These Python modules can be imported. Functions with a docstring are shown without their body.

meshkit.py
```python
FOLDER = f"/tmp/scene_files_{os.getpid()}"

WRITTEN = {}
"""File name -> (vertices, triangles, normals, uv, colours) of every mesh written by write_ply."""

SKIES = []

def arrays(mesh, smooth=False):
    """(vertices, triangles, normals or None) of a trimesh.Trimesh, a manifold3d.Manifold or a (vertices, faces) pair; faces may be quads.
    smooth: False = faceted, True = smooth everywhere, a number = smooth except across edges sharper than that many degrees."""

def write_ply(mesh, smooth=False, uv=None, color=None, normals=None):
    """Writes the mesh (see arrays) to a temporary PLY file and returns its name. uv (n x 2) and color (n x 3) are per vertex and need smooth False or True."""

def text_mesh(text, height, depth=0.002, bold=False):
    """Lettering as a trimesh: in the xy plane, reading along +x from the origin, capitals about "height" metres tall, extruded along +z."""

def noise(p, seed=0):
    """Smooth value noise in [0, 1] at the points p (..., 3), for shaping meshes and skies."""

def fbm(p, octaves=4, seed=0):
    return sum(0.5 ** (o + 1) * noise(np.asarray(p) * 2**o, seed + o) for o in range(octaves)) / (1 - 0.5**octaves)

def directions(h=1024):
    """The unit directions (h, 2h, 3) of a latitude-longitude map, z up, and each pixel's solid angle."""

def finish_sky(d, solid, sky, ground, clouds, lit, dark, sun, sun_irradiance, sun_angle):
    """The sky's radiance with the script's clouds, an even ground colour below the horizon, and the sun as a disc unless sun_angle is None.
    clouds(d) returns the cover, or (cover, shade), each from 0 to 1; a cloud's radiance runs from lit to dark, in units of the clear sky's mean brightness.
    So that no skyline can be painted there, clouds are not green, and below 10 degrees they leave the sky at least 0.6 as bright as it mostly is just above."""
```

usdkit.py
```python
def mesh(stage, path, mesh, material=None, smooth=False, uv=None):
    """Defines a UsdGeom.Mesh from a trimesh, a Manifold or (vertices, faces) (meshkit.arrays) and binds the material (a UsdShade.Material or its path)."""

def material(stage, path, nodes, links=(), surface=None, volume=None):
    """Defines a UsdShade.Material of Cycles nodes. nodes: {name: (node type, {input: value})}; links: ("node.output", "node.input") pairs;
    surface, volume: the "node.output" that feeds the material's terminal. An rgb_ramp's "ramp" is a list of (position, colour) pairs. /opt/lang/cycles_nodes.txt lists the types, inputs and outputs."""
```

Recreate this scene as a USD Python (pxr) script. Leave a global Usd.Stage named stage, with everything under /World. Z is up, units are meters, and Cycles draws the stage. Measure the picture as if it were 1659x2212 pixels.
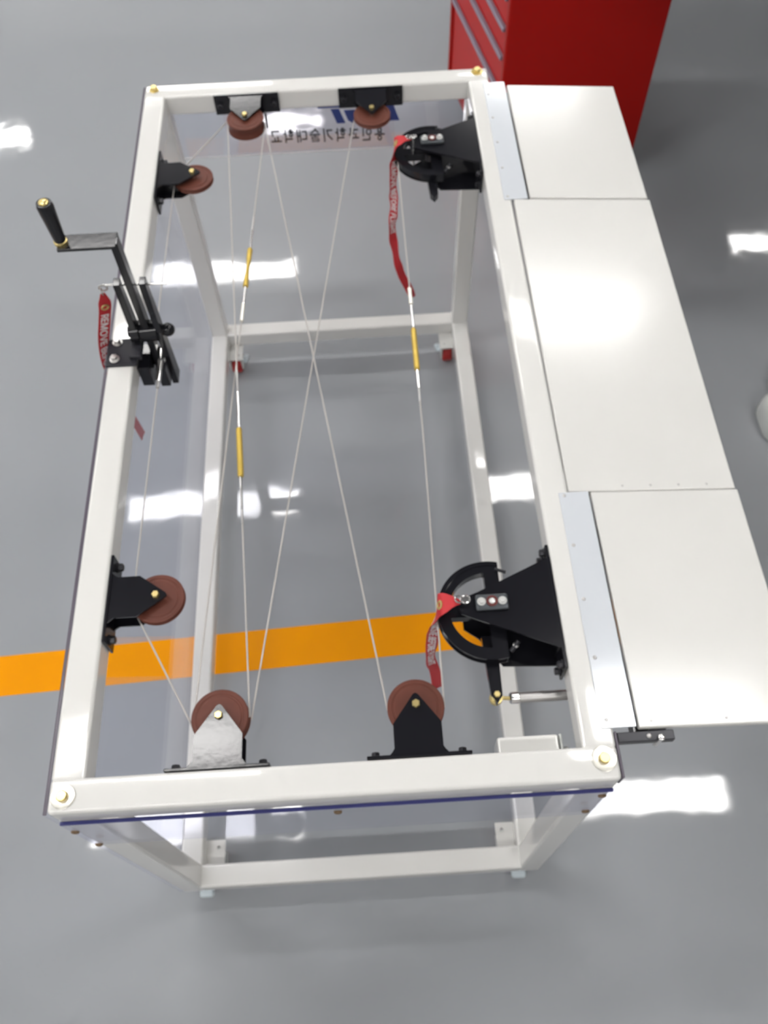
import math, numpy as np, trimesh, usdkit, meshkit
import manifold3d as m3
from shapely.geometry import Polygon, LineString, Point, box as sbox
from shapely import affinity
from shapely.ops import unary_union
from pxr import Usd, UsdGeom, Gf, Sdf

stage = Usd.Stage.CreateInMemory()
UsdGeom.SetStageUpAxis(stage, UsdGeom.Tokens.z)
UsdGeom.SetStageMetersPerUnit(stage, 1.0)
UsdGeom.Xform.Define(stage, '/World')
UsdGeom.Scope.Define(stage, '/World/Looks')

# ------------------------------------------------------------------ camera, exposure, lamp strength
EXPOSURE = -0.04
LAMP = 36.0            # radiance of the ceiling lamps' diffusers
CEIL = 2.95            # ceiling height
H = 0.785              # top of the trolley frame
W, L, T = 0.6613, 1.3576, 0.04   # frame width, length, tube size
HB = 0.115             # top of the bottom rails
cam = UsdGeom.Camera.Define(stage, '/World/camera')
R = np.array([[0.99823656, 0.05866555, -0.00906277], [-0.05521912, 0.86166148, -0.50447036], [-0.02178599, 0.50408119, 0.86338145]])
C = np.array([0.39666316, -0.22048358, 1.0156428 + H])
M = np.eye(4); M[:3, :3] = R.T; M[3, :3] = C
cam.AddTransformOp().Set(Gf.Matrix4d(*M.ravel().tolist()))
FOCAL = 36.0 * 1865.33 / 1659.0
cam.CreateHorizontalApertureAttr(36.0); cam.CreateVerticalApertureAttr(36.0 * 2212 / 1659)
cam.CreateFocalLengthAttr(FOCAL)
cam.CreateClippingRangeAttr(Gf.Vec2f(0.02, 100))
cam.CreateFocusDistanceAttr(0.50); cam.CreateFStopAttr(FOCAL / 2.2)
cam.CreateExposureAttr(EXPOSURE)

# ------------------------------------------------------------------ helpers
def mat(name, nodes, links=(), surface=None):
    return usdkit.material(stage, '/World/Looks/' + name, nodes, links, surface=surface)

def pbr(name, color, rough=0.4, metal=0.0, spec=0.5, bump=None, vary=0.0, coat=0.0):
    """principled material with a little procedural variation of tone; bump = (scale, strength, distance)"""
    n = {'p': ('principled_bsdf', {'base_color': color, 'roughness': rough, 'metallic': metal, 'specular_ior_level': spec, 'coat_weight': coat})}
    l = []
    if vary or bump:
        n['tc'] = ('geometry', {})
    if vary:
        n['nz'] = ('noise_texture', {'scale': 30.0, 'detail': 3.0})
        lo = tuple(c * (1 - vary) for c in color); hi = tuple(min(1, c * (1 + vary)) for c in color)
        n['rp'] = ('rgb_ramp', {'ramp': [(0.3, lo), (0.7, hi)]})
        l += [('tc.position', 'nz.vector'), ('nz.fac', 'rp.fac'), ('rp.color', 'p.base_color')]
    if bump:
        n['bn'] = ('noise_texture', {'scale': bump[0], 'detail': 2.0})
        n['bp'] = ('bump', {'strength': bump[1], 'distance': bump[2]})
        l += [('tc.position', 'bn.vector'), ('bn.fac', 'bp.height'), ('bp.normal', 'p.normal')]
    return mat(name, n, l, 'p.BSDF')

def pane(name, tint, gloss=(1, 1, 1), f0=0.035, rough=0.0, milk=0.0, milk_color=(.8, .8, .8)):
    n = {'t': ('transparent_bsdf', {'color': tint}), 'g': ('glossy_bsdf', {'color': gloss, 'roughness': rough}),
         'w': ('layer_weight', {'blend': 0.5}), 'pw': ('math', {'math_type': 'power', 'value2': 5.0}),
         'm': ('math', {'math_type': 'multiply', 'value2': 0.40}), 'a': ('math', {'math_type': 'add', 'value2': f0}), 'x': ('mix_closure', {})}
    l = [('w.facing', 'pw.value1'), ('pw.value', 'm.value1'), ('m.value', 'a.value1'), ('a.value', 'x.fac'), ('g.BSDF', 'x.closure2')]
    if milk:
        n['d'] = ('diffuse_bsdf', {'color': milk_color}); n['y'] = ('mix_closure', {'fac': milk})
        l += [('t.BSDF', 'y.closure1'), ('d.BSDF', 'y.closure2'), ('y.closure', 'x.closure1')]
    else:
        l += [('t.BSDF', 'x.closure1')]
    return mat(name, n, l, 'x.closure')

used = {}
def numbered(parent, name):
    k = (parent, name); i = used.get(k, 0); used[k] = i + 1
    return f'{parent}/{name}' + (f'_{i:03d}' if i else '')

bases = {}
def thing(name, label, cat, base=(0, 0, 0), group=None, kind=None):
    path = numbered('/World', name)
    x = UsdGeom.Xform.Define(stage, path); x.AddTranslateOp().Set(Gf.Vec3d(*map(float, base)))
    p = x.GetPrim(); p.SetCustomDataByKey('label', label); p.SetCustomDataByKey('category', cat)
    if group: p.SetCustomDataByKey('group', group)
    if kind: p.SetCustomDataByKey('kind', kind)
    bases[path] = np.array(base, float)
    return path

def tri(mesh):
    v, f, _ = meshkit.arrays(mesh)
    return trimesh.Trimesh(v, f, process=False)

def obj(parent, name, mesh, m, label=None, smooth=35):
    """one Mesh prim; mesh given in world coordinates. A part that carries sub-parts keeps its own geometry on the prim itself."""
    path = numbered(parent, name)
    top = '/'.join(parent.split('/')[:3])
    t = tri(mesh); t.apply_translation(-bases.get(top, np.zeros(3)))
    p = usdkit.mesh(stage, path, t, m, smooth=smooth).GetPrim()
    if label: p.SetCustomDataByKey('label', label)
    return path

def single(name, mesh, m, label, cat, kind=None, group=None, smooth=35):
    path = numbered('/World', name)
    p = usdkit.mesh(stage, path, tri(mesh), m, smooth=smooth).GetPrim()
    p.SetCustomDataByKey('label', label); p.SetCustomDataByKey('category', cat)
    if kind: p.SetCustomDataByKey('kind', kind)
    if group: p.SetCustomDataByKey('group', group)
    return path

def join(*ms): return trimesh.util.concatenate([tri(m) for m in ms])
def box(x0, x1, y0, y1, z0, z1):
    b = trimesh.creation.box([x1 - x0, y1 - y0, z1 - z0]); b.apply_translation([(x0 + x1) / 2, (y0 + y1) / 2, (z0 + z1) / 2]); return b
def rbox(x0, x1, y0, y1, z0, z1, r=0.004, n=12):
    """box with rounded edges: hull of eight small spheres"""
    r = min(r, (x1 - x0) * .49, (y1 - y0) * .49, (z1 - z0) * .49)
    s = m3.Manifold.sphere(r, n)
    return m3.Manifold.batch_hull([s.translate([x, y, z]) for x in (x0 + r, x1 - r) for y in (y0 + r, y1 - r) for z in (z0 + r, z1 - r)])
def cbox(x0, x1, y0, y1, z0, z1, c=0.0008):
    """box with small chamfers"""
    P = []
    for sx in (0, 1):
        for sy in (0, 1):
            for sz in (0, 1):
                p = np.array([(x0, x1)[sx], (y0, y1)[sy], (z0, z1)[sz]]); d = np.array([1 - 2 * sx, 1 - 2 * sy, 1 - 2 * sz]) * c
                for k in range(3):
                    q = p + d; q[k] = p[k]; P.append(q)
    return trimesh.convex.convex_hull(np.array(P))
def rod(p, q, r, n=20, r2=None):
    p, q = np.array(p, float), np.array(q, float); d = q - p; h = np.linalg.norm(d)
    c = m3.Manifold.cylinder(h, r, r if r2 is None else r2, n); t = tri(c)
    t.apply_transform(trimesh.geometry.align_vectors([0, 0, 1], d / h)); t.apply_translation(p); return t
def lathe(profile, at, axis=(0, 0, 1), n=40):
    t = trimesh.creation.revolve(np.array(profile, float), sections=n)
    t.apply_transform(trimesh.geometry.align_vectors([0, 0, 1], axis)); t.apply_translation(at); return t
def tube(points, r, n=8):
    pts = np.array(points, float); V, F = [], []
    tan = np.gradient(pts, axis=0); tan /= np.linalg.norm(tan, axis=1, keepdims=True)
    up = np.array([0, 0, 1.0]) if abs(tan[0][2]) < .9 else np.array([1.0, 0, 0])
    for i, (p, t) in enumerate(zip(pts, tan)):
        a = np.cross(t, up); a /= np.linalg.norm(a); b = np.cross(a, t); up = b
        V += [p + r * (math.cos(k * 2 * math.pi / n) * a + math.sin(k * 2 * math.pi / n) * b) for k in range(n)]
    m = len(pts)
    for i in range(m - 1):
        for k in range(n):
            a, b = i * n + k, i * n + (k + 1) % n
            F += [[a, b, b + n], [a, b + n, a + n]]
    V += [pts[0], pts[-1]]
    for k in range(n):
        F += [[m * n, (k + 1) % n, k], [m * n + 1, (m - 1) * n + k, (m - 1) * n + (k + 1) % n]]
    t = trimesh.Trimesh(V, F, process=False); t.fix_normals(); return t
def ring(at, R_, r, axis=(0, 0, 1), n=24):
    t = trimesh.creation.torus(R_, r, major_sections=n, minor_sections=8)
    t.apply_transform(trimesh.geometry.align_vectors([0, 0, 1], np.array(axis) / np.linalg.norm(axis))); t.apply_translation(at); return t
def plate(poly, z0, z1):
    """shapely polygon extruded from z0 to z1"""
    gs = getattr(poly, 'geoms', [poly]); out = []
    for g in gs:
        t = trimesh.creation.extrude_polygon(g, z1 - z0, engine='earcut'); t.apply_translation([0, 0, z0]); out.append(t)
    return trimesh.util.concatenate(out)
def hexbolt(at, axis, r=0.006, h=0.005, washer=0.0, wh=0.0012):
    a = np.array(axis, float); at = np.array(at, float)
    ms = []
    if washer: ms.append(rod(at, at + a * wh, washer, 28)); at = at + a * wh
    ms.append(rod(at, at + a * h * .8, r, 6)); ms.append(rod(at + a * h * .8, at + a * h, r, 6, r * .82))
    return join(*ms)
def button(at, axis, r, h, n=20):
    return lathe([(0, 0), (r, 0), (r, h * .35), (r * .8, h * .8), (r * .4, h), (0, h)], at, axis, n)

# ------------------------------------------------------------------ materials
floor_m = mat('floor_epoxy', {
    'g': ('geometry', {}), 'n': ('noise_texture', {'scale': 0.9, 'detail': 3.0}), 'r': ('rgb_ramp', {'ramp': [(0.3, (.325, .340, .358)), (0.7, (.350, .362, .378))]}),
    'bn': ('noise_texture', {'scale': 7.0, 'detail': 2.0, 'roughness': .45}), 'bp': ('bump', {'strength': 0.10, 'distance': 0.006}),
    'p': ('principled_bsdf', {'roughness': 0.045, 'ior': 1.5})},
    [('g.position', 'n.vector'), ('n.fac', 'r.fac'), ('r.color', 'p.base_color'), ('g.position', 'bn.vector'), ('bn.fac', 'bp.height'), ('bp.normal', 'p.normal')], 'p.BSDF')
line_m = pbr('line_paint', (.92, .345, .003), .12, bump=(7.0, .1, .006))
white_m = pbr('white_powder_coat', (.71, .702, .676), .065, bump=(60, .03, .0012))
panel_m = pbr('white_sheet_metal', (.70, .692, .665), .17)
strip_m = pbr('pale_aluminium_strip', (.66, .69, .73), .12, metal=0.1)
black_m = pbr('black_gloss_paint', (.009, .009, .012), .15, spec=.42, bump=(120, .08, .0008))
blackbolt_m = pbr('black_oxide', (.02, .02, .025), .35, metal=.4)
brown_m = pbr('brown_phenolic', (.125, .040, .027), .45, spec=.2, vary=.12)
steel_m = pbr('bright_steel', (.78, .77, .76), .18, metal=1)
dull_m = pbr('dull_steel', (.55, .54, .53), .35, metal=1)
wire_m = pbr('cable_steel', (.48, .455, .43), .45, metal=.4)
brass_m = pbr('yellow_zinc_brass', (.70, .56, .24), .3, metal=.9)
barrel_m = pbr('brass_turnbuckle', (.60, .42, .08), .35, metal=.55)
washer_m = pbr('zinc_washer', (.86, .84, .76), .25, metal=.6)
red_m = pbr('red_ribbon', (.50, .018, .025), .6, bump=(900, .15, .0004))
letter_m = pbr('white_print', (.82, .80, .80), .6)
cab_m = pbr('red_cabinet_paint', (.36, .006, .004), .4, spec=.15)
drawer_m = pbr('bright_red_drawer_paint', (.50, .006, .005), .4, spec=.2)
trimm_m = pbr('grey_purple_trim', (.30, .27, .34), .35, metal=.3)
clear_m = pane('clear_acrylic', (.948, .952, .984))
sign_m = pane('sign_film', (.97, .955, .96), milk=.07, milk_color=(.8, .76, .76))
edge_m = pbr('blue_acrylic_edge', (.045, .05, .20), .35)
sideedge_m = pbr('dark_acrylic_edge', (.075, .06, .085), .35)
ink_m = pbr('black_ink', (.03, .03, .035), .5)
blue_m = pbr('blue_ink', (.012, .045, .26), .5)
redwheel_m = pbr('red_caster_wheel', (.42, .02, .02), .45)
pale_m = pbr('pale_blue_plastic', (.62, .70, .74), .3)
grey_m = pbr('grey_lavender_plate', (.40, .40, .50), .35, metal=.4)
wall_m = pbr('wall_paint', (.74, .74, .73), .7)
ceil_m = pbr('ceiling_paint', (.20, .20, .21), .8)
plastic_m = pbr('white_plastic', (.62, .64, .62), .45)
lamp_m = mat('lamp_diffuser', {'e': ('emission', {'color': (1.0, .985, .965), 'strength': LAMP})}, [], 'e.emission')
rust_m = pbr('brown_zinc_screw', (.20, .13, .075), .5, metal=.3)
darksteel_m = pbr('dark_bearing_steel', (.10, .11, .12), .3, metal=.6)
darkred_m = pbr('dark_red_seal', (.10, .012, .010), .5)
zinc_m = pbr('bright_zinc', (.72, .72, .70), .25, metal=.3)
blackmatt_m = pbr('black_satin_plate', (.02, .02, .026), .5, spec=.3)
darkrub_m = pbr('dark_rubber', (.03, .03, .03), .6)

# ------------------------------------------------------------------ the room
def struct(name, mesh, m, label, cat): return single(name, mesh, m, label, cat, kind='structure', smooth=False)
X0, X1, Y0, Y1 = -3.8, 6.0, -2.6, 8.0
struct('floor', box(X0, X1, Y0, Y1, -.10, 0), floor_m, 'glossy light grey epoxy floor of the workshop', 'floor')
struct('ceiling', box(X0, X1, Y0, Y1, CEIL + .03, CEIL + .13), ceil_m, 'pale ceiling carrying the strip lamps', 'ceiling')
struct('wall_left', box(X0 - .1, X0, Y0, Y1, 0, CEIL + .1), wall_m, 'pale workshop wall on the left', 'wall')
struct('wall_right', box(X1, X1 + .1, Y0, Y1, 0, CEIL + .1), wall_m, 'pale workshop wall on the right', 'wall')
struct('wall_back', box(X0, X1, Y1, Y1 + .1, 0, CEIL + .1), wall_m, 'pale workshop wall beyond the tool cabinet', 'wall')
struct('wall_front', box(X0, X1, Y0 - .1, Y0, 0, CEIL + .1), wall_m, 'pale workshop wall behind the camera', 'wall')
# orange line: a strip of paint on the floor, a little askew to the trolley
lp = Polygon([(X0, .518 - .0447 * (-.457 - X0)), (1.10, .518 + .0447 * 1.557), (1.10, .425 + .0447 * 1.557), (X0, .424 - .0447 * (-.457 - X0))])
struct('floor_marking', plate(lp, 0.0, .0006), line_m, 'orange painted line crossing the grey floor under the trolley', 'floor line')
# strip lamps: one thing each
for yr in (-1.3, .71, 2.68, 4.75, 6.52):
    for xc in (-2.96, -.64, 1.66, 3.76):
        if (xc > 3 and yr != 4.75) or (xc > 1 and yr > 6): continue
        hl = .54
        if yr > 6 and xc > -1: xc, hl = -.27, .38
        if xc > 1 and xc < 2: xc = 1.54 if yr == 2.68 else 1.62
        g = thing('ceiling_light', 'white strip lamp in the regular rows on the ceiling', 'ceiling light', (xc, yr, CEIL), 'strip lamps on the ceiling')
        obj(g, 'housing', rbox(xc - hl - .03, xc + hl + .03, yr - .095, yr + .095, CEIL - .002, CEIL + .03, .004), white_m)
        obj(g, 'diffuser', rbox(xc - hl, xc + hl, yr - .08, yr + .08, CEIL - .022, CEIL - .002, .006), lamp_m)

# ------------------------------------------------------------------ the trolley frame
F = thing('trolley_frame', 'white square-tube trolley frame with clear acrylic panels and casters', 'trolley', (0, 0, 0))
def rail(name, *b): return obj(F, name, rbox(*b, r=.005), white_m)
rail('top_rail', 0, W, 0, T, H - T, H)
rail('top_rail', 0, W, L - T, L, H - T, H)
rail('top_rail', 0, T, T - .004, L - T + .004, H - T, H)
rail('top_rail', W - T, W, T - .004, L - T + .004, H - T, H)
for x in (0, W - T):
    for y in (0, L - T):
        rail('post', x, x + T, y, y + T, HB - T, H - T + .005)
rail('bottom_rail', T - .004, W - T + .004, 0, T, HB - T, HB)
rail('bottom_rail', T - .004, W - T + .004, L - T, L, HB - T, HB)
rail('bottom_rail', 0, T, T - .004, L - T + .004, HB - T, HB)
rail('bottom_rail', W - T, W, T - .004, L - T + .004, HB - T, HB)
for k, (x, y, wr, wl) in enumerate([(.0175, .019, .0145, 'pale brass corner bolt'), (.644, .0245, .0150, 'yellow brass corner bolt'), (.018, 1.341, .0095, 'rusty brass corner bolt'), (.641, 1.344, .0115, 'dull brass corner bolt')]):
    b = obj(F, 'corner_washer', lathe([(.0045, 0), (wr * .96, 0), (wr, .0006), (wr, .0014), (wr * .9, .002), (.0045, .002)], (x, y, H - .0002), n=36), washer_m if k < 2 else brass_m)
    obj(F, 'corner_bolt', lathe([(0, 0), (.0062, 0), (.0066, .001), (.0066, .0055), (.0056, .0066), (0, .0066)], (x, y, H + .001), n=24), brass_m, wl)
# casters in the corners: plate > stem, fork, wheel
for k, (x, y, sx, sy) in enumerate([(T, T, 1, 1), (W - T, T, -1, 1), (T, L - T, 1, -1), (W - T, L - T, -1, -1)]):
    cx, cy = x + sx * .012, y + sy * .016
    pl = Polygon([(x - sx * .03, y - sy * .03), (x + sx * .034, y - sy * .03), (x + sx * .034, y + sy * .048), (x - sx * .03, y + sy * .048)]).difference(Point(x + sx * .022, y + sy * .034).buffer(.0035))
    c = obj(F, 'caster', plate(pl, .0708, .0748), white_m, 'white caster mounting plate with red wheel')
    fk = join(*[rbox(cx + s * .0155 - .0025, cx + s * .0155 + .0025, cy - .018, cy + .018, .018, .066, .002) for s in (-1, 1)], rbox(cx - .018, cx + .018, cy - .02, cy + .02, .062, .071, .003))
    obj(c, 'fork', fk, plastic_m)
    obj(c, 'wheel', join(lathe([(0, -.012), (.022, -.012), (.025, -.009), (.025, .009), (.022, .012), (0, .012)], (cx, cy, .025), (1, 0, 0), 32)), redwheel_m, 'red caster wheel')
    px = x - sx * .006 if k < 2 else x + sx * .030
    py = y - .04 if k < 2 else y + .004
    obj(c, 'brake_pedal', m3.Manifold.batch_hull([m3.Manifold.sphere(.006, 14).translate(p) for p in ([px - .008, py, .026], [px + .008, py, .026], [px - .006, cy, .034], [px + .006, cy, .034])]), pale_m, 'pale plastic brake pedal')
# clear acrylic sheets screwed to the outside, each with its coloured top edge and its screws
def acrylic(b, edge, em, screws, axis, label):
    a = obj(F, 'acrylic_panel', box(*b), clear_m, label, smooth=False)
    obj(a, 'edge_strip', cbox(*edge), em)
    for s in screws:
        obj(a, 'screw', button(s, axis, .0052, .0032), dull_m if em is sideedge_m else rust_m)
zt = H - .005
acrylic((.003, W - .003, -.0048, -.0008, H - .172, H - .042), (.003, W - .003, -.005, -.0006, H - .042, H - .0385), edge_m,
        [(.009, -.0048, H - .078), (.011, -.0048, H - .166), (W - .014, -.0048, H - .056), (W - .018, -.0048, H - .146), (.33, -.0048, H - .056)], (0, -1, 0), 'clear acrylic front strip with blue upper edge')
acrylic((.003, W - .003, L + .0008, L + .0048, H - .1685, H - .042), (.003, W - .003, L + .0006, L + .005, H - .1700, H - .1685), white_m,
        [(.012, L + .0048, H - .06), (W - .012, L + .0048, H - .06)], (0, 1, 0), 'clear acrylic back strip')
acrylic((-.0048, -.0008, .0, L, HB - T + .002, zt), (-.005, -.0006, 0, L, zt, zt + .0012), sideedge_m, [(-.0048, .06, H - .02), (-.0048, L - .06, H - .02)], (-1, 0, 0), 'clear acrylic left panel')
obj(F, 'edge_trim', cbox(W + .0002, W + .0035, .002, .056, H - .030, H - .002), sideedge_m, 'dark trim on the right rail end')

# ------------------------------------------------------------------ sign on the back panel: film with mirrored print (it faces away)
SY = L + .0052
S = thing('sign', 'pale film sign on the back panel, its blue and black print seen mirrored', 'sign', (.31, SY, H - .168))
obj(S, 'film', box(.135, .482, SY, SY + .0006, H - .168, H - .044), sign_m, smooth=False)
def stroke(pts, w=.12): return LineString(pts).buffer(w / 2, cap_style=2, join_style=2)
def circ(x, y, r, w=.12): return Point(x, y).buffer(r + w / 2).difference(Point(x, y).buffer(r - w / 2))
G = {
 'yong': [circ(.5, .78, .15), stroke([(.06, .46), (.94, .46)]), stroke([(.36, .46), (.36, .62)]), stroke([(.64, .46), (.64, .62)]), circ(.5, .19, .15)],
 'in': [circ(.32, .66, .2), stroke([(.8, .98), (.8, .34)]), stroke([(.24, .36), (.24, .07), (.88, .07)])],
 'gwa': [stroke([(.1, .85), (.58, .85), (.54, .48)]), stroke([(.33, .6), (.33, .27)]), stroke([(.05, .24), (.64, .24)]), stroke([(.78, 1), (.78, 0)]), stroke([(.78, .5), (.98, .5)])],
 'hak': [stroke([(.2, .96), (.46, .96)]), stroke([(.06, .83), (.6, .83)]), circ(.33, .6, .13), stroke([(.78, 1), (.78, .38)]), stroke([(.78, .68), (.98, .68)]), stroke([(.2, .28), (.82, .28), (.82, 0)])],
 'gi': [stroke([(.1, .86), (.56, .86), (.5, .5), (.12, .14)]), stroke([(.82, 1), (.82, 0)])],
 'sul': [stroke([(.5, 1), (.18, .7)]), stroke([(.48, .9), (.84, .7)]), stroke([(.05, .56), (.95, .56)]), stroke([(.5, .56), (.5, .42)]), stroke([(.2, .38), (.8, .38), (.8, .22), (.2, .22), (.2, .06), (.84, .06)], .085)],
 'dae': [stroke([(.52, .82), (.12, .82), (.12, .24), (.54, .24)]), stroke([(.66, .97), (.66, .03)]), stroke([(.9, 1), (.9, 0)]), stroke([(.66, .5), (.9, .5)])],
 'gyo': [stroke([(.16, .88), (.82, .88), (.78, .48)]), stroke([(.36, .5), (.36, .14)]), stroke([(.62, .42), (.62, .14)]), stroke([(.03, .12), (.97, .12)])]}
def printed(poly, y=SY - .0052):
    """lettering flat in the sheet: shapely (x, z) -> thin plate in the plane y"""
    t = plate(poly, 0, .0004); v = t.vertices.copy(); t.vertices = np.stack([v[:, 0], y - v[:, 2], v[:, 1]], 1); t.fix_normals(); return t
for i, k in enumerate(['yong', 'in', 'gwa', 'hak', 'gi', 'sul', 'dae', 'hak', 'gyo']):
    xc = .450 - .0268 * i; zb = H - .1525 + .0008 * i
    gly = affinity.affine_transform(unary_union(G[k]), [-.0235, 0, 0, .0310, xc + .0235 / 2, zb])
    obj(S, 'letter', printed(gly, SY), ink_m, smooth=False)
sk = .45   # slant of the blue letters, as seen from inside
def slant(pts): return Polygon([(x - sk * (z + .065) * .75, z + H) for x, z in pts])
logo = [slant([(.325, -.062), (.412, -.062), (.412, -.072), (.325, -.072)]),                                   # bar of the T
        slant([(.349, -.075), (.366, -.075), (.366, -.108), (.349, -.108)]),                                   # its stem
        slant([(.374, -.079), (.414, -.079), (.414, -.088), (.404, -.090), (.396, -.098), (.398, -.108), (.380, -.108), (.374, -.102)]),  # rounded letter
        slant([(.457, -.058), (.477, -.058), (.477, -.108), (.457, -.108)])]                                   # thick upright
for p in logo: obj(S, 'logo_letter', printed(p, SY), blue_m, smooth=False)

# ------------------------------------------------------------------ cover panels on the right
DROP = .015
def sheet(x0, x1, y0, y1, thick=.010, lift=0.0, tilt=0.0):
    """folded sheet cover, its outer edge a little lower; tilt lifts the far end"""
    t = tri(rbox(x0, x1, y0, y1, H - thick, H, r=.002))
    v = t.vertices; v[:, 2] += lift - DROP * (v[:, 0] - .69) / .21 + tilt * (v[:, 1] - (y0 + y1) / 2); t.vertices = v; return t
def cover(label, b, dots, **k):
    c = thing('cover_panel', label, 'panel', ((b[0] + b[1]) / 2, (b[2] + b[3]) / 2, H - .012), None)
    obj(c, 'sheet', sheet(*b, **k), panel_m)
    for x, y in dots:
        obj(c, 'rivet', button((x, y, H - DROP * (x - .69) / .21 + k.get('tilt', 0) * (y - (b[2] + b[3]) / 2) - .0003), (0, 0, 1), .002, .0008, 12), dull_m)
    return c
cover('white sheet cover panel nearest the viewer, beside the longer screw strip', (.692, .900, .058, .386), [(.708, .066), (.80, .066)])
cover('large white middle cover panel touching the frame rail', (.6630, .900, .390, .972), [(.74, .398), (.78, .398), (.82, .398), (.86, .398)], tilt=.018)
cover('white sheet cover panel at the far end beside the red cabinet', (.693, .900, .982, 1.299), [])
for lab, y0, y1, ys in [('pale metal screw strip on the rail beside the nearest cover panel', .059, .386, (.069, .147, .226, .304, .381)),
                        ('pale metal screw strip on the rail beside the farthest cover panel', .978, 1.306, (.985, 1.06, 1.13, 1.20, 1.27))]:
    s = thing('screw_strip', lab, 'metal strip', (.668, (y0 + y1) / 2, H), 'screw strips along the right rail')
    obj(s, 'strip', rbox(.6475, .6885, y0, y1, H + .0001, H + .0022, r=.0009), strip_m)
    for y in ys: obj(s, 'screw', button((.6545, y, H + .002), (0, 0, 1), .0026, .0013, 14), dull_m)
# dark hinge bracket under the covers, showing at both ends
hb = thing('hinge_bracket', 'dark hinge bracket with silver pin under the near end of the cover panels', 'bracket', (.70, .05, H - .03))
obj(hb, 'arm', rbox(.6665, .734, .044, .056, H - .020, H - .008, .001), blackbolt_m)
obj(hb, 'plate', cbox(.709, .730, .052, .075, H - .024, H - .020), grey_m)
obj(hb, 'block', cbox(.687, .706, .0535, .078, H - .030, H - .011), black_m)
obj(hb, 'pin', join(rod((.717, .046, H - .034), (.717, .046, H - .004), .0032), button((.717, .046, H - .004), (0, 0, 1), .004, .002)), steel_m, 'silver pin')
obj(hb, 'screw', button((.704, .050, H - .008), (0, 0, 1), .003, .0015), dull_m)
ch = thing('support_channel', 'dark steel channel under the cover panels, its far end showing at the red cabinet', 'channel', (.70, .69, H - .03))
obj(ch, 'channel', cbox(.691, .714, .079, 1.309, H - .040, H - .0225), black_m)
obj(ch, 'arm', cbox(.6665, .692, .30, .34, H - .040, H - .0225), black_m)
obj(ch, 'arm', cbox(.6665, .692, 1.04, 1.08, H - .040, H - .0225), black_m)

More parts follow.
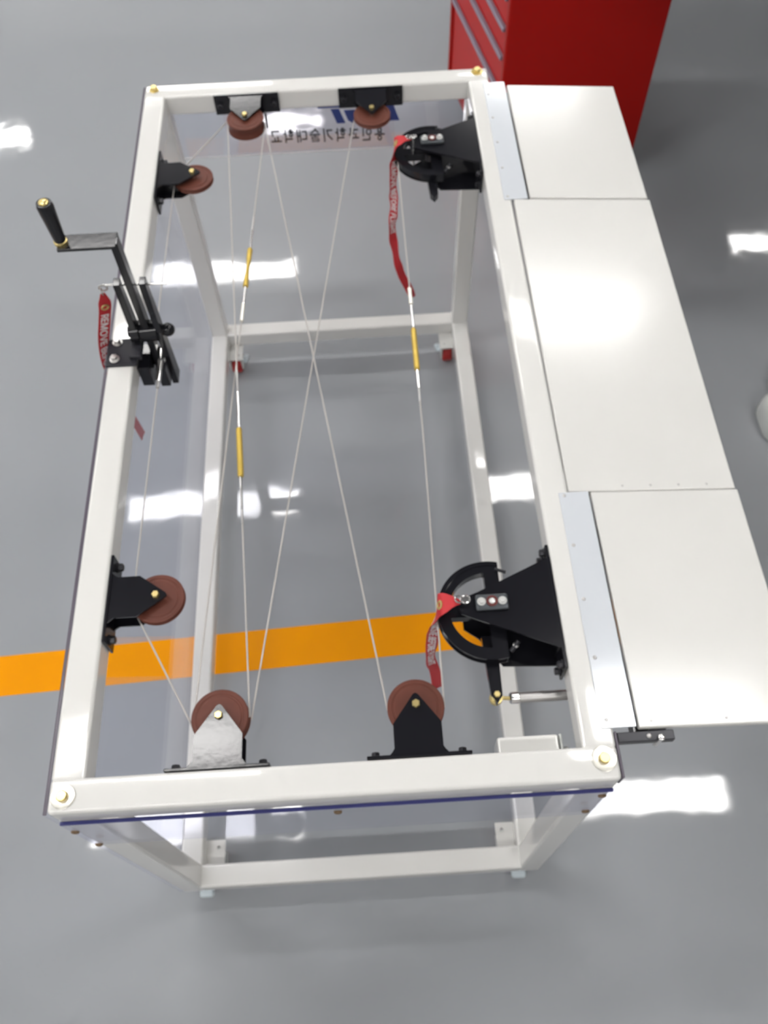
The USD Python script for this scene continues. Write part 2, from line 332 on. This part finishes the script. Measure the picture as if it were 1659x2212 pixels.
# ------------------------------------------------------------------ pulleys: bracket (flange, two plates, bolts) and wheel
def pulley(label, at, out, wt=.009, plates=(-.0055, -.034), mslab=black_m):
    """at: point on the rail's face at the frame's top level; out: unit vector away from the rail"""
    o = np.array([at[0], at[1], H]); u = np.array([out[0], out[1], 0.0]); v = np.array([-out[1], out[0], 0.0])
    M = np.eye(4); M[:3, 0], M[:3, 1], M[:3, 3] = u, v, o
    def put(m):
        t = tri(m); t.apply_transform(M); return t
    D = .064
    g = thing('cable_pulley', label, 'pulley', o + u * .03 - [0, 0, .04], 'brown cable pulleys around the frame')
    br = obj(g, 'bracket', put(join(cbox(.0003, .0042, -.062, .062, -.041, -.0008),
        *[plate(Polygon([(.003, -.036), (.008, -.0315), (.012, -.029), (.041, -.029), (.0765, -.003), (.078, 0), (.0765, .003), (.041, .029), (.012, .029), (.008, .0315), (.003, .036)]), z, z + .0028) for z in plates])), mslab, smooth=25)
    for s in (-1, 1):
        obj(br, 'flange_bolt', put(hexbolt((.0042, s * .052, -.02), (1, 0, 0), .0055, .007, .007)), blackbolt_m)
    zm = (plates[0] + plates[1]) / 2 + .0014; h = wt / 2
    obj(g, 'wheel', put(lathe([(.004, -h), (.026, -h), (.0265, -h + .0006), (.029, -h + .0006), (.0295, -h), (.034, -h), (.035, -h + .001), (.0335, -h * .45), (.0322, 0), (.0335, h * .45), (.035, h - .001), (.034, h), (.0295, h), (.029, h - .0006), (.0265, h - .0006), (.026, h), (.004, h)], (D, 0, zm), n=56)), brown_m)
    obj(g, 'spacer', put(rod((D, 0, plates[1] + .001), (D, 0, plates[0] + .001), .0052)), steel_m)
    obj(g, 'axle_bolt', put(hexbolt((D, 0, plates[0] + .0028), (0, 0, 1), .0052, .0046)), brass_m, 'brass axle bolt')
    return g, put
IN = .0005
pulley('brown pulley on the left rail between the crank lever and the near corner', (T, .270), (1, 0))
pulley('brown pulley on the left rail near the far left corner', (T, 1.100), (1, 0))
g4, put4 = pulley('thick brown pulley on the far rail, left of the two', (.194, L - T), (0, -1), wt=.024, plates=(-.0055, -.038))
obj(g4, 'cable_guard', put4(rod((D_ := .060, .0385, -.034), (D_, .0385, -.004), .0022)), blackbolt_m)
pulley('thin brown pulley on the far rail, right of the two', (.433, L - T), (0, -1))
pulley('brown pulley on the near rail with a shining bracket, left of the two', (.193, T), (0, 1), wt=.018, plates=(-.004, -.034))
pulley('brown pulley on the near rail with a black bracket, right of the two', (.431, T), (0, 1))

# ------------------------------------------------------------------ quadrants on the right rail
def quadrant(label, y0, arm_len, group='black control quadrants on the right rail', rodded=False):
    x0 = W - T
    g = thing('control_quadrant', label, 'control quadrant', (x0 - .05, y0, H - .055), group)
    px = x0 - .084                                   # pivot
    tr = Polygon([(0, .062), (-.100, .017), (-.124, .008), (-.1285, 0), (-.124, -.012), (-.100, -.023), (0, -.066)])
    br = obj(g, 'bracket', join(cbox(x0 - .0042, x0 - .0003, y0 - .092, y0 + .080, H - .046, H - .0008),
        plate(affinity.translate(tr, x0, y0), H - .0040, H - .0010), plate(affinity.translate(Polygon([(0, .062), (-.100, .017), (-.118, .004), (-.118, -.012), (-.100, -.026), (-.072, -.066), (0, -.070)]), x0, y0), H - .056, H - .053),
        cbox(x0 - .006, x0 - .003, y0 - .06, y0 + .056, H - .052, H - .002)), black_m, smooth=25)
    for yy in (.072, -.084):
        for zz in (-.010, -.034):
            obj(br, 'flange_bolt', hexbolt((x0 - .0042, y0 + yy, H + zz), (-1, 0, 0), .005, .006, .0065), blackbolt_m)
    disc = Point(0, 0).buffer(.067, 48).intersection(sbox(-.07, -.07, .0165, .07))
    win = Point(0, 0).buffer(.053, 48).intersection(sbox(-.06, -.06, -.003, .06))
    keep = unary_union([sbox(-.07, -.009, .02, .009), Point(0, 0).buffer(.016)])
    q = disc.difference(win.difference(keep)).buffer(-.0015).buffer(.003).buffer(-.0015)
    q = affinity.translate(q, px, y0)
    rim = Point(0, 0).buffer(.069, 48).difference(Point(0, 0).buffer(.063, 48)).intersection(sbox(-.08, -.08, .0165, .08)); rim = affinity.translate(rim, px, y0)
    sec = obj(g, 'sector', join(plate(q, H - .034, H - .020), plate(rim, H - .0205, H - .0185), plate(rim, H - .0355, H - .0335)), black_m, smooth=25)
    obj(sec, 'cable_clip', join(rod((px + .012, y0 + .056, H - .016), (px + .026, y0 + .050, H - .016), .0022), rod((px + .02, y0 - .058, H - .022), (px + .03, y0 - .048, H - .014), .003)), blackbolt_m)
    obj(sec, 'clip_screw', button((px + .026, y0 - .052, H - .018), (0, 0, 1), .004, .003), dull_m)
    e = y0 - arm_len
    arm = unary_union([Polygon([(px - .014, y0 - .03), (px + .006, y0 - .03), (px + .004, e), (px - .003, e - .010), (px - .010, e)])])
    obj(g, 'arm', plate(arm, H - .047, H - .036), black_m)
    blk = obj(g, 'bearing', join(rbox(px - .021, px + .021, y0 - .011, y0 + .011, H - .001, H + .006, .003), rod((px, y0, H + .005), (px, y0, H + .0065), .008)), darksteel_m)
    obj(blk, 'bearing_seal', lathe([(.0042, 0), (.0075, 0), (.0075, .0012), (.0042, .0012)], (px, y0, H + .0063), n=28), darkred_m, 'red bearing seal')
    obj(blk, 'axle_end', button((px, y0, H + .0062), (0, 0, 1), .0042, .0022), zinc_m)
    for s in (-1, 1): obj(blk, 'bearing_bolt', hexbolt((px + s * .0135, y0, H + .006), (0, 0, 1), .0042, .004, .0055), zinc_m)
    obj(g, 'rigging_pin', join(rod((px - .034, y0 + .002, H - .055), (px - .034, y0 + .002, H + .006), .003), rod((px - .034, y0 + .002, H + .005), (px - .034, y0 + .002, H + .009), .0048)), steel_m, 'steel rigging pin')
    return g, px, e
q1, px1, e1 = quadrant('black control quadrant on the right rail nearest the viewer, with push rod', .229, .110)
q2, px2, e2 = quadrant('black control quadrant on the right rail at the far end', 1.146, .098)
pr = thing('push_rod', 'steel push rod with brass end joint running under the right rail', 'push rod', (.60, e1, H - .06))
ze = H - .0475
obj(pr, 'rod_end', join(lathe([(0, -.004), (.0085, -.004), (.0085, .004), (0, .004)], (px1 - .003, e1 + .001, ze - .003), n=24), rod((px1 + .004, e1 + .001, ze - .003), (px1 + .016, e1, ze - .003), .0025)), brass_m)
obj(pr, 'joint_bolt', hexbolt((px1 - .003, e1 + .001, H - .036), (0, 0, 1), .0045, .004), brass_m)
obj(pr, 'lock_nut', lathe([(.002, 0), (.006, 0), (.0075, .002), (.0075, .011), (.006, .0135), (.002, .0135)], (px1 + .014, e1, ze - .003), (1, 0, 0), 20), steel_m)
obj(pr, 'tube', rod((px1 + .0265, e1, ze - .003), (.80, e1, ze - .003), .0068, 24), dull_m)

# white terminal box under the near rail
tb = thing('terminal_box', 'white box under the near rail beside the right corner', 'box', (.57, .05, H - .09))
obj(tb, 'housing', rbox(.528, .603, .010, .068, H - .085, H - .041, .003), white_m)
obj(tb, 'lid', rbox(.6045, .6075, .010, .068, H - .085, H - .041, .001), plastic_m)
obj(tb, 'gland', rod((.607, .05, H - .06), (.616, .05, H - .06), .006), plastic_m)

# ------------------------------------------------------------------ crank lever on the left rail
lv = thing('crank_lever', 'black hand-crank lever with upright grip bolted on the left rail', 'lever', (.04, .69, H))
yl, zp = .702, H + .026
def bar(x, z0, z1, w0=.016, w1=.016, t=.005):
    P = [(x + sx * t / 2, yl + sy * w / 2, z) for sx in (-1, 1) for sy in (-1, 1) for z, w in ((z0, w0), (z1, w1))]
    return m3.Manifold.batch_hull([m3.Manifold.sphere(.0008, 8).translate(p) for p in P])
bp = obj(lv, 'base_plate', join(cbox(-.001, .046, .655, .709, H, H + .004), cbox(.036, .054, .664, .708, H + .003, H + .012)), blackmatt_m)
for x, y in ((.013, .701), (.012, .668)): obj(bp, 'mounting_bolt', hexbolt((x, y, H + .004), (0, 0, 1), .0058, .006, .0075), dull_m)
obj(lv, 'hub', join(rod((.036, yl, zp), (.096, yl, zp), .0085, 24), rod((.0405, yl, zp), (.0535, yl, zp), .0165, 28), rod((.056, yl, zp), (.0805, yl, zp), .0165, 28), trimesh.creation.icosphere(2, .0105).apply_translation([.096, yl, zp])), black_m)
obj(lv, 'side_bar', bar(.0470, H + .006, H + .128, .021, .014, .008), black_m)
obj(lv, 'side_bar', bar(.0835, H - .085, H + .128, .025, .014, .008), black_m)
hd = obj(lv, 'handle_bar', join(bar(.0655, H - .050, H + .204, 0.017, .016, .009), cbox(-.010, .0690, .688, .717, H + .200, H + .205)), black_m)
obj(hd, 'grip', join(lathe([(0, 0), (.007, 0), (.008, .004), (.0088, .017), (.0105, .046), (.0112, .060), (.0098, .065), (0, .065)], (-.005, .7015, H + .206), n=32)), black_m)
obj(hd, 'grip_bolt', button((-.005, .7015, H + .271), (0, 0, 1), .0068, .0035), brass_m, 'brass bolt through the grip')
obj(hd, 'grip_nut', rod((-.005, .7015, H + .194), (-.005, .7015, H + .2), .006, 6), brass_m)
obj(hd, 'grip_collar', lathe([(.006, 0), (.0092, 0), (.0092, .004), (.006, .006)], (-.005, .7015, H + .205), n=24), brass_m)
obj(lv, 'guide_block', join(cbox(.0405, .0585, .664, .714, H - .058, H - .016), cbox(.0685, .083, .664, .700, H - .062, H - .022), cbox(.0405, .083, .706, .714, H - .058, H - .030)), black_m)
obj(lv, 'lock_pin', rod((.022, yl + .008, H + .116), (.116, yl + .004, H + .116), .0016, 12), steel_m)
obj(lv, 'pin_ring', join(ring((.022, yl + .008, H + .111), .006, .0013, (0, 1, .2)), ring((.019, yl + .006, H + .106), .005, .0012, (1, .2, .2))), dull_m)

# ------------------------------------------------------------------ cables
def cable(label, pts, z, fittings=(), barrel=None, r=.00115):
    P = [np.array([p[0], p[1], H + (p[2] if len(p) > 2 else z)]) for p in pts]
    mid = np.mean(P, axis=0)
    g = thing('control_cable', label, 'cable', mid, None)
    obj(g, 'wire', tube(np.vstack([P[0] + (P[-1] - P[0]) * t for t in np.linspace(0, 1, 14)]) if len(P) == 2 else P, r), wire_m)
    def on(y):
        ys = [p[1] for p in P]; k = 0
        for k in range(len(P) - 1):
            if min(ys[k], ys[k + 1]) <= y <= max(ys[k], ys[k + 1]): break
        t = (y - ys[k]) / (ys[k + 1] - ys[k]); return P[k] + (P[k + 1] - P[k]) * t
    for y0, y1, rr, mm in fittings: obj(g, 'swaged_terminal', rod(on(y0), on(y1), rr, 14), mm)
    if barrel:
        a, b = on(barrel[0]), on(barrel[1]); d = b - a; h = np.linalg.norm(d); d = d / h
        if barrel[2] == 'waist': prof = [(0, 0), (.004, 0), (.0045, .002), (.0045, h * .25), (.003, h * .45), (.003, h * .6), (.0042, h * .8), (.0045, h - .002), (.004, h), (0, h)]
        else: prof = [(0, 0), (.0038, 0), (.0045, .003), (.0045, h - .003), (.0038, h), (0, h)]
        obj(g, 'turnbuckle', lathe(prof, a, d, 20), barrel_m, 'brass turnbuckle barrel')
    return g
cable('thin steel cable from the crank lever to the near left pulley', [(.069, .270), (.0745, .668)], -.021, [(.640, .712, .0042, steel_m), (.628, .640, .0026, dull_m)])
cable('thin steel cable from the crank lever to the far left rail pulley', [(.069, 1.10), (.062, .714)], -.021)
cable('short slanting cable between the far left rail pulley and the thick far pulley', [(.076, 1.125), (.165, 1.276)], -.021)
cable('short slanting cable between the near left rail pulley and the shining-bracket pulley', [(.078, .247), (.163, .088)], -.021)
cable('steel cable with brass turnbuckle at mid length, left of the frame centre', [(.1595, 1.2535), (.228, .104)], -.016, [(.607, .540, .0022, steel_m), (.650, .607, .0016, dull_m), (.456, .400, .0020, steel_m), (.400, .378, .0016, dull_m)], (.539, .4545, 'plain'))
cable('steel cable with waisted turnbuckle in the far half, crossing to the left', [(.229, 1.2535), (.158, .104)], -.024, [(.925, .965, .0022, steel_m), (.965, 1.0, .0018, dull_m), (.836, .795, .0022, steel_m), (.795, .757, .0030, washer_m)], (.920, .833, 'waist'))
cable('plain steel cable from the thick far pulley to the black-bracket near pulley', [(.2285, 1.2535), (.3965, .104)], -.020)
cable('plain steel cable from the thin far pulley to the shining-bracket near pulley', [(.3985, 1.2535), (.2285, .104)], -.026)
cable('steel cable with brass turnbuckle along the right side between the quadrants', [(.4735, 1.146), (.4722, .50), (.4662, .104)], -.023, [(.772, .807, .0034, washer_m), (.722, .770, .0022, steel_m), (.640, .600, .0024, steel_m), (.6, .575, .0016, dull_m)], (.719, .636, 'plain'))

# ------------------------------------------------------------------ red warning ribbons
def ribbon(label, path, width, twist, text_from, attach, flag=1.0):
    """path: centre points; width: metres; twist: per-point direction of the ribbon's width"""
    P = np.array(path, float); s = np.r_[0, np.cumsum(np.linalg.norm(np.diff(P, axis=0), axis=1))]
    from scipy.interpolate import CubicSpline, PchipInterpolator
    cs, ct = PchipInterpolator(s, P), PchipInterpolator(s, np.array(twist, float))
    def at(u, w, off=0.0):
        u = np.asarray(u, float); p = cs(u); d = ct(u); tg = cs(np.minimum(u + 1e-3, s[-1])) - cs(np.maximum(u - 1e-3, 0)); tg /= np.linalg.norm(tg, axis=1, keepdims=True)
        d = d - (d * tg).sum(1, keepdims=True) * tg; d /= np.linalg.norm(d, axis=1, keepdims=True); n = np.cross(tg, d)
        return p + d * np.asarray(w)[:, None] + n * off
    n, k = 90, 7
    U, V = np.meshgrid(np.linspace(0, s[-1], n), np.linspace(-.5, .5, k), indexing='ij')
    u, w = U.ravel(), V.ravel() * width * np.clip(.35 + U.ravel() / .03, 0, 1) * (1 + (flag - 1) * np.clip(1.6 - U.ravel() / .05, 0, 1) * np.clip(U.ravel() / .028, 0, 1))
    u = np.where(U.ravel() > s[-1] - 1e-9, u + w * .5 - width * .25, u); u = np.clip(u, 0, s[-1])
    a, b = at(u, w, .0003), at(u, w, -.0003)
    idx = np.arange(n * k).reshape(n, k); Q = []
    for i in range(n - 1):
        for j in range(k - 1):
            q = (idx[i, j], idx[i + 1, j], idx[i + 1, j + 1], idx[i, j + 1]); Q += [[q[0], q[1], q[2]], [q[0], q[2], q[3]]]
    Q = np.array(Q); m = n * k; rim = []
    loop = list(idx[:, 0]) + list(idx[-1, 1:]) + list(idx[::-1, -1][1:]) + list(idx[0, ::-1][1:-1])
    for i in range(len(loop)):
        p, q = loop[i], loop[(i + 1) % len(loop)]; rim += [[p, p + m, q + m], [p, q + m, q]]
    t = trimesh.Trimesh(np.vstack([a, b]), np.vstack([Q, Q[:, ::-1] + m, rim]), process=False); t.fix_normals()
    g = thing('warning_ribbon', label, 'ribbon', P[0], 'red warning ribbons')
    st = obj(g, 'strap', t, red_m, smooth=True)
    tm = meshkit.text_mesh('REMOVE BEFORE FLIGHT', width * .60, .0004, bold=True)
    v, f = trimesh.remesh.subdivide_to_size(tm.vertices, tm.faces, .006)
    L_ = v[:, 0].max(); room = s[-1] - text_from - .012
    v[:, 0] *= min(1, room / L_)
    for side in (1, -1):
        uu = text_from + v[:, 0]; ww = (v[:, 1] - width * .30) * (1 if side > 0 else -1)
        vv = at(uu, ww, 0); nn = at(uu, ww, .001) - vv; nn /= np.linalg.norm(nn, axis=1, keepdims=True)
        tt = trimesh.Trimesh(vv + nn * (side * (.0005 + v[:, 2:3])), f, process=False)
        obj(st, 'lettering', tt, letter_m, 'white lettering', smooth=False)
    gp = at(np.array([.030]), np.array([0.]))[0]; gn = at(np.array([.030]), np.array([0.]), .001)[0] - gp
    obj(g, 'grommet', ring(gp, .0048, .0017, gn), brass_m, 'brass grommet')
    if attach: obj(g, 'split_ring', join(*[ring(a_, r_, .0011, ax_) for a_, r_, ax_ in attach]), steel_m)
    return g
Z = H
ribbon('red warning ribbon hanging from the near control quadrant',
       [(px1 - .040, .231, Z + .004), (px1 - .052, .231, Z + .007), (px1 - .0655, .230, Z + .004), (px1 - .0705, .227, Z - .020), (px1 - .0725, .226, Z - .060), (.4638, .226, Z - .1025), (.463, .226, Z - .1736), (.4716, .226, Z - .2376), (.4776, .226, Z - .3158)], .017,
       [(0, 1, 0), (0, 1, 0), (0, 1, 0), (.2, 1, 0), (1, .55, 0), (1, -.25, 0), (.8, .6, 0), (1, -.2, 0), (.9, .5, 0)], .062, [((px1 - .034, .2325, Z + .0085), .006, (0, .3, 1)), ((px1 - .042, .2335, Z + .0075), .005, (.2, .1, 1))], 1.9)
ribbon('red warning ribbon hanging from the far control quadrant',
       [(px2 - .040, 1.148, Z + .004), (px2 - .052, 1.147, Z + .007), (px2 - .064, 1.144, Z + .004), (px2 - .0695, 1.140, Z - .012), (.4671, 1.138, Z - .0494), (.4649, 1.138, Z - .0856), (.466, 1.138, Z - .14), (.4618, 1.138, Z - .1854), (.4685, 1.138, Z - .2587), (.4788, 1.138, Z - .311), (.4966, 1.138, Z - .3597), (.5059, 1.138, Z - .3884)], .017,
       [(0, 1, 0), (0, 1, 0), (0, 1, 0), (.2, 1, 0), (1, .4, 0), (.8, .7, 0), (.75, -.65, 0), (.8, .7, 0), (.7, -.6, 0), (.8, .4, 0), (.9, .2, 0), (.6, .8, 0)], .062, [((px2 - .034, 1.1495, Z + .0085), .006, (0, .3, 1)), ((px2 - .042, 1.1505, Z + .0075), .005, (.2, .1, 1))], 1.9)
ribbon('red warning ribbon hanging from the crank lever outside the left panel',
       [(.0200, .7040, Z + .106), (.0169, .7054, Z + .085), (.0062, .707, Z + .050), (-.0053, .7024, Z + .015), (-.0142, .7009, Z - .020), (-.0198, .703, Z - .050), (-.022, .708, Z - .14), (-.025, .722, Z - .22), (-.028, .738, Z - .295)], .019,
       [(.9, .45, 0), (.9, .45, 0), (.9, .5, 0), (.8, .6, 0), (.6, .8, 0), (.3, 1, 0), (.1, 1, 0), (.15, 1, 0), (.2, 1, 0)], .045, [])

# ------------------------------------------------------------------ red tool cabinet beyond the far end
yaw = math.atan2(.17, .985); cu = np.array([math.cos(yaw), math.sin(yaw), 0]); cv = np.array([-math.sin(yaw), math.cos(yaw), 0])
c0 = np.array([.798, 1.901, 0])
CM = np.eye(4); CM[:3, 0], CM[:3, 1], CM[:3, 3] = cu, cv, c0
def cp(m): t = tri(m); t.apply_transform(CM); return t
cb = thing('tool_cabinet', 'red rolling tool cabinet with drawers beyond the far end of the frame', 'cabinet', c0 + cu * .21 + cv * .25)
CW, CD, CT = .437, .515, .93
shell = join(rbox(0, CW, 0, .022, .085, CT, .006), rbox(0, CW, CD - .022, CD, .085, CT, .006), rbox(CW - .02, CW, .01, CD - .01, .085, CT, .004), rbox(0, CW, .01, CD - .01, .085, .115, .004), rbox(0, CW, 0, CD, CT - .03, CT, .006), rbox(.03, CW - .01, .01, CD - .01, .11, CT - .02, .002))
obj(cb, 'body', cp(shell), cab_m)
zs = [.118, .352, .447, .523, .600, .676, .752, .828, .898]
for a, b in zip(zs[:-1], zs[1:]):
    d = obj(cb, 'drawer', cp(rbox(.006, .034, .025, CD - .025, a + .003, b - .003, .003)), drawer_m)
    obj(d, 'drawer_handle', cp(rbox(-.004, .008, .027, CD - .027, b - .014, b - .003, .002)), trimm_m)
for x, y in ((.06, .06), (.06, CD - .06), (CW - .06, .06), (CW - .06, CD - .06)):
    w = obj(cb, 'caster', cp(join(rbox(x - .02, x + .02, y - .02, y + .02, .068, .086, .003), rbox(x - .018, x - .013, y - .014, y + .014, .03, .07, .002), rbox(x + .013, x + .018, y - .014, y + .014, .03, .07, .002))), dull_m)
    obj(w, 'wheel', cp(lathe([(0, -.011), (.032, -.011), (.035, -.008), (.035, .008), (.032, .011), (0, .011)], (x, y, .035), (1, 0, 0), 28)), darkrub_m)

# ------------------------------------------------------------------ white rounded foot at the right edge
ef = thing('equipment_foot', 'white rounded plastic foot with a dark seam at the right edge of the view', 'equipment foot', (1.47, 1.06, 0))
def loaf(x0, x1, y0, y1, z0, z1, r): return m3.Manifold.batch_hull([m3.Manifold.sphere(r, 24).translate([x, y, z]) for x in (x0 + r, x1 - r) for y in (y0 + r, y1 - r) for z in (z0 + r, z1)] ).trim_by_plane([0, 0, 1], z0 + r * .4)
foot = loaf(1.372, 1.60, .958, 1.078, -.014, .05, .036)
obj(ef, 'toe', foot, plastic_m)
obj(ef, 'seam', rbox(1.412, 1.60, 1.071, 1.081, 0, .07, .003), darkrub_m)
obj(ef, 'heel', rbox(1.430, 1.60, 1.08, 1.16, 0, .075, .02), plastic_m)

# ------------------------------------------------------------------ dark wing on two stands beyond the right edge of the view: it shades the floor there
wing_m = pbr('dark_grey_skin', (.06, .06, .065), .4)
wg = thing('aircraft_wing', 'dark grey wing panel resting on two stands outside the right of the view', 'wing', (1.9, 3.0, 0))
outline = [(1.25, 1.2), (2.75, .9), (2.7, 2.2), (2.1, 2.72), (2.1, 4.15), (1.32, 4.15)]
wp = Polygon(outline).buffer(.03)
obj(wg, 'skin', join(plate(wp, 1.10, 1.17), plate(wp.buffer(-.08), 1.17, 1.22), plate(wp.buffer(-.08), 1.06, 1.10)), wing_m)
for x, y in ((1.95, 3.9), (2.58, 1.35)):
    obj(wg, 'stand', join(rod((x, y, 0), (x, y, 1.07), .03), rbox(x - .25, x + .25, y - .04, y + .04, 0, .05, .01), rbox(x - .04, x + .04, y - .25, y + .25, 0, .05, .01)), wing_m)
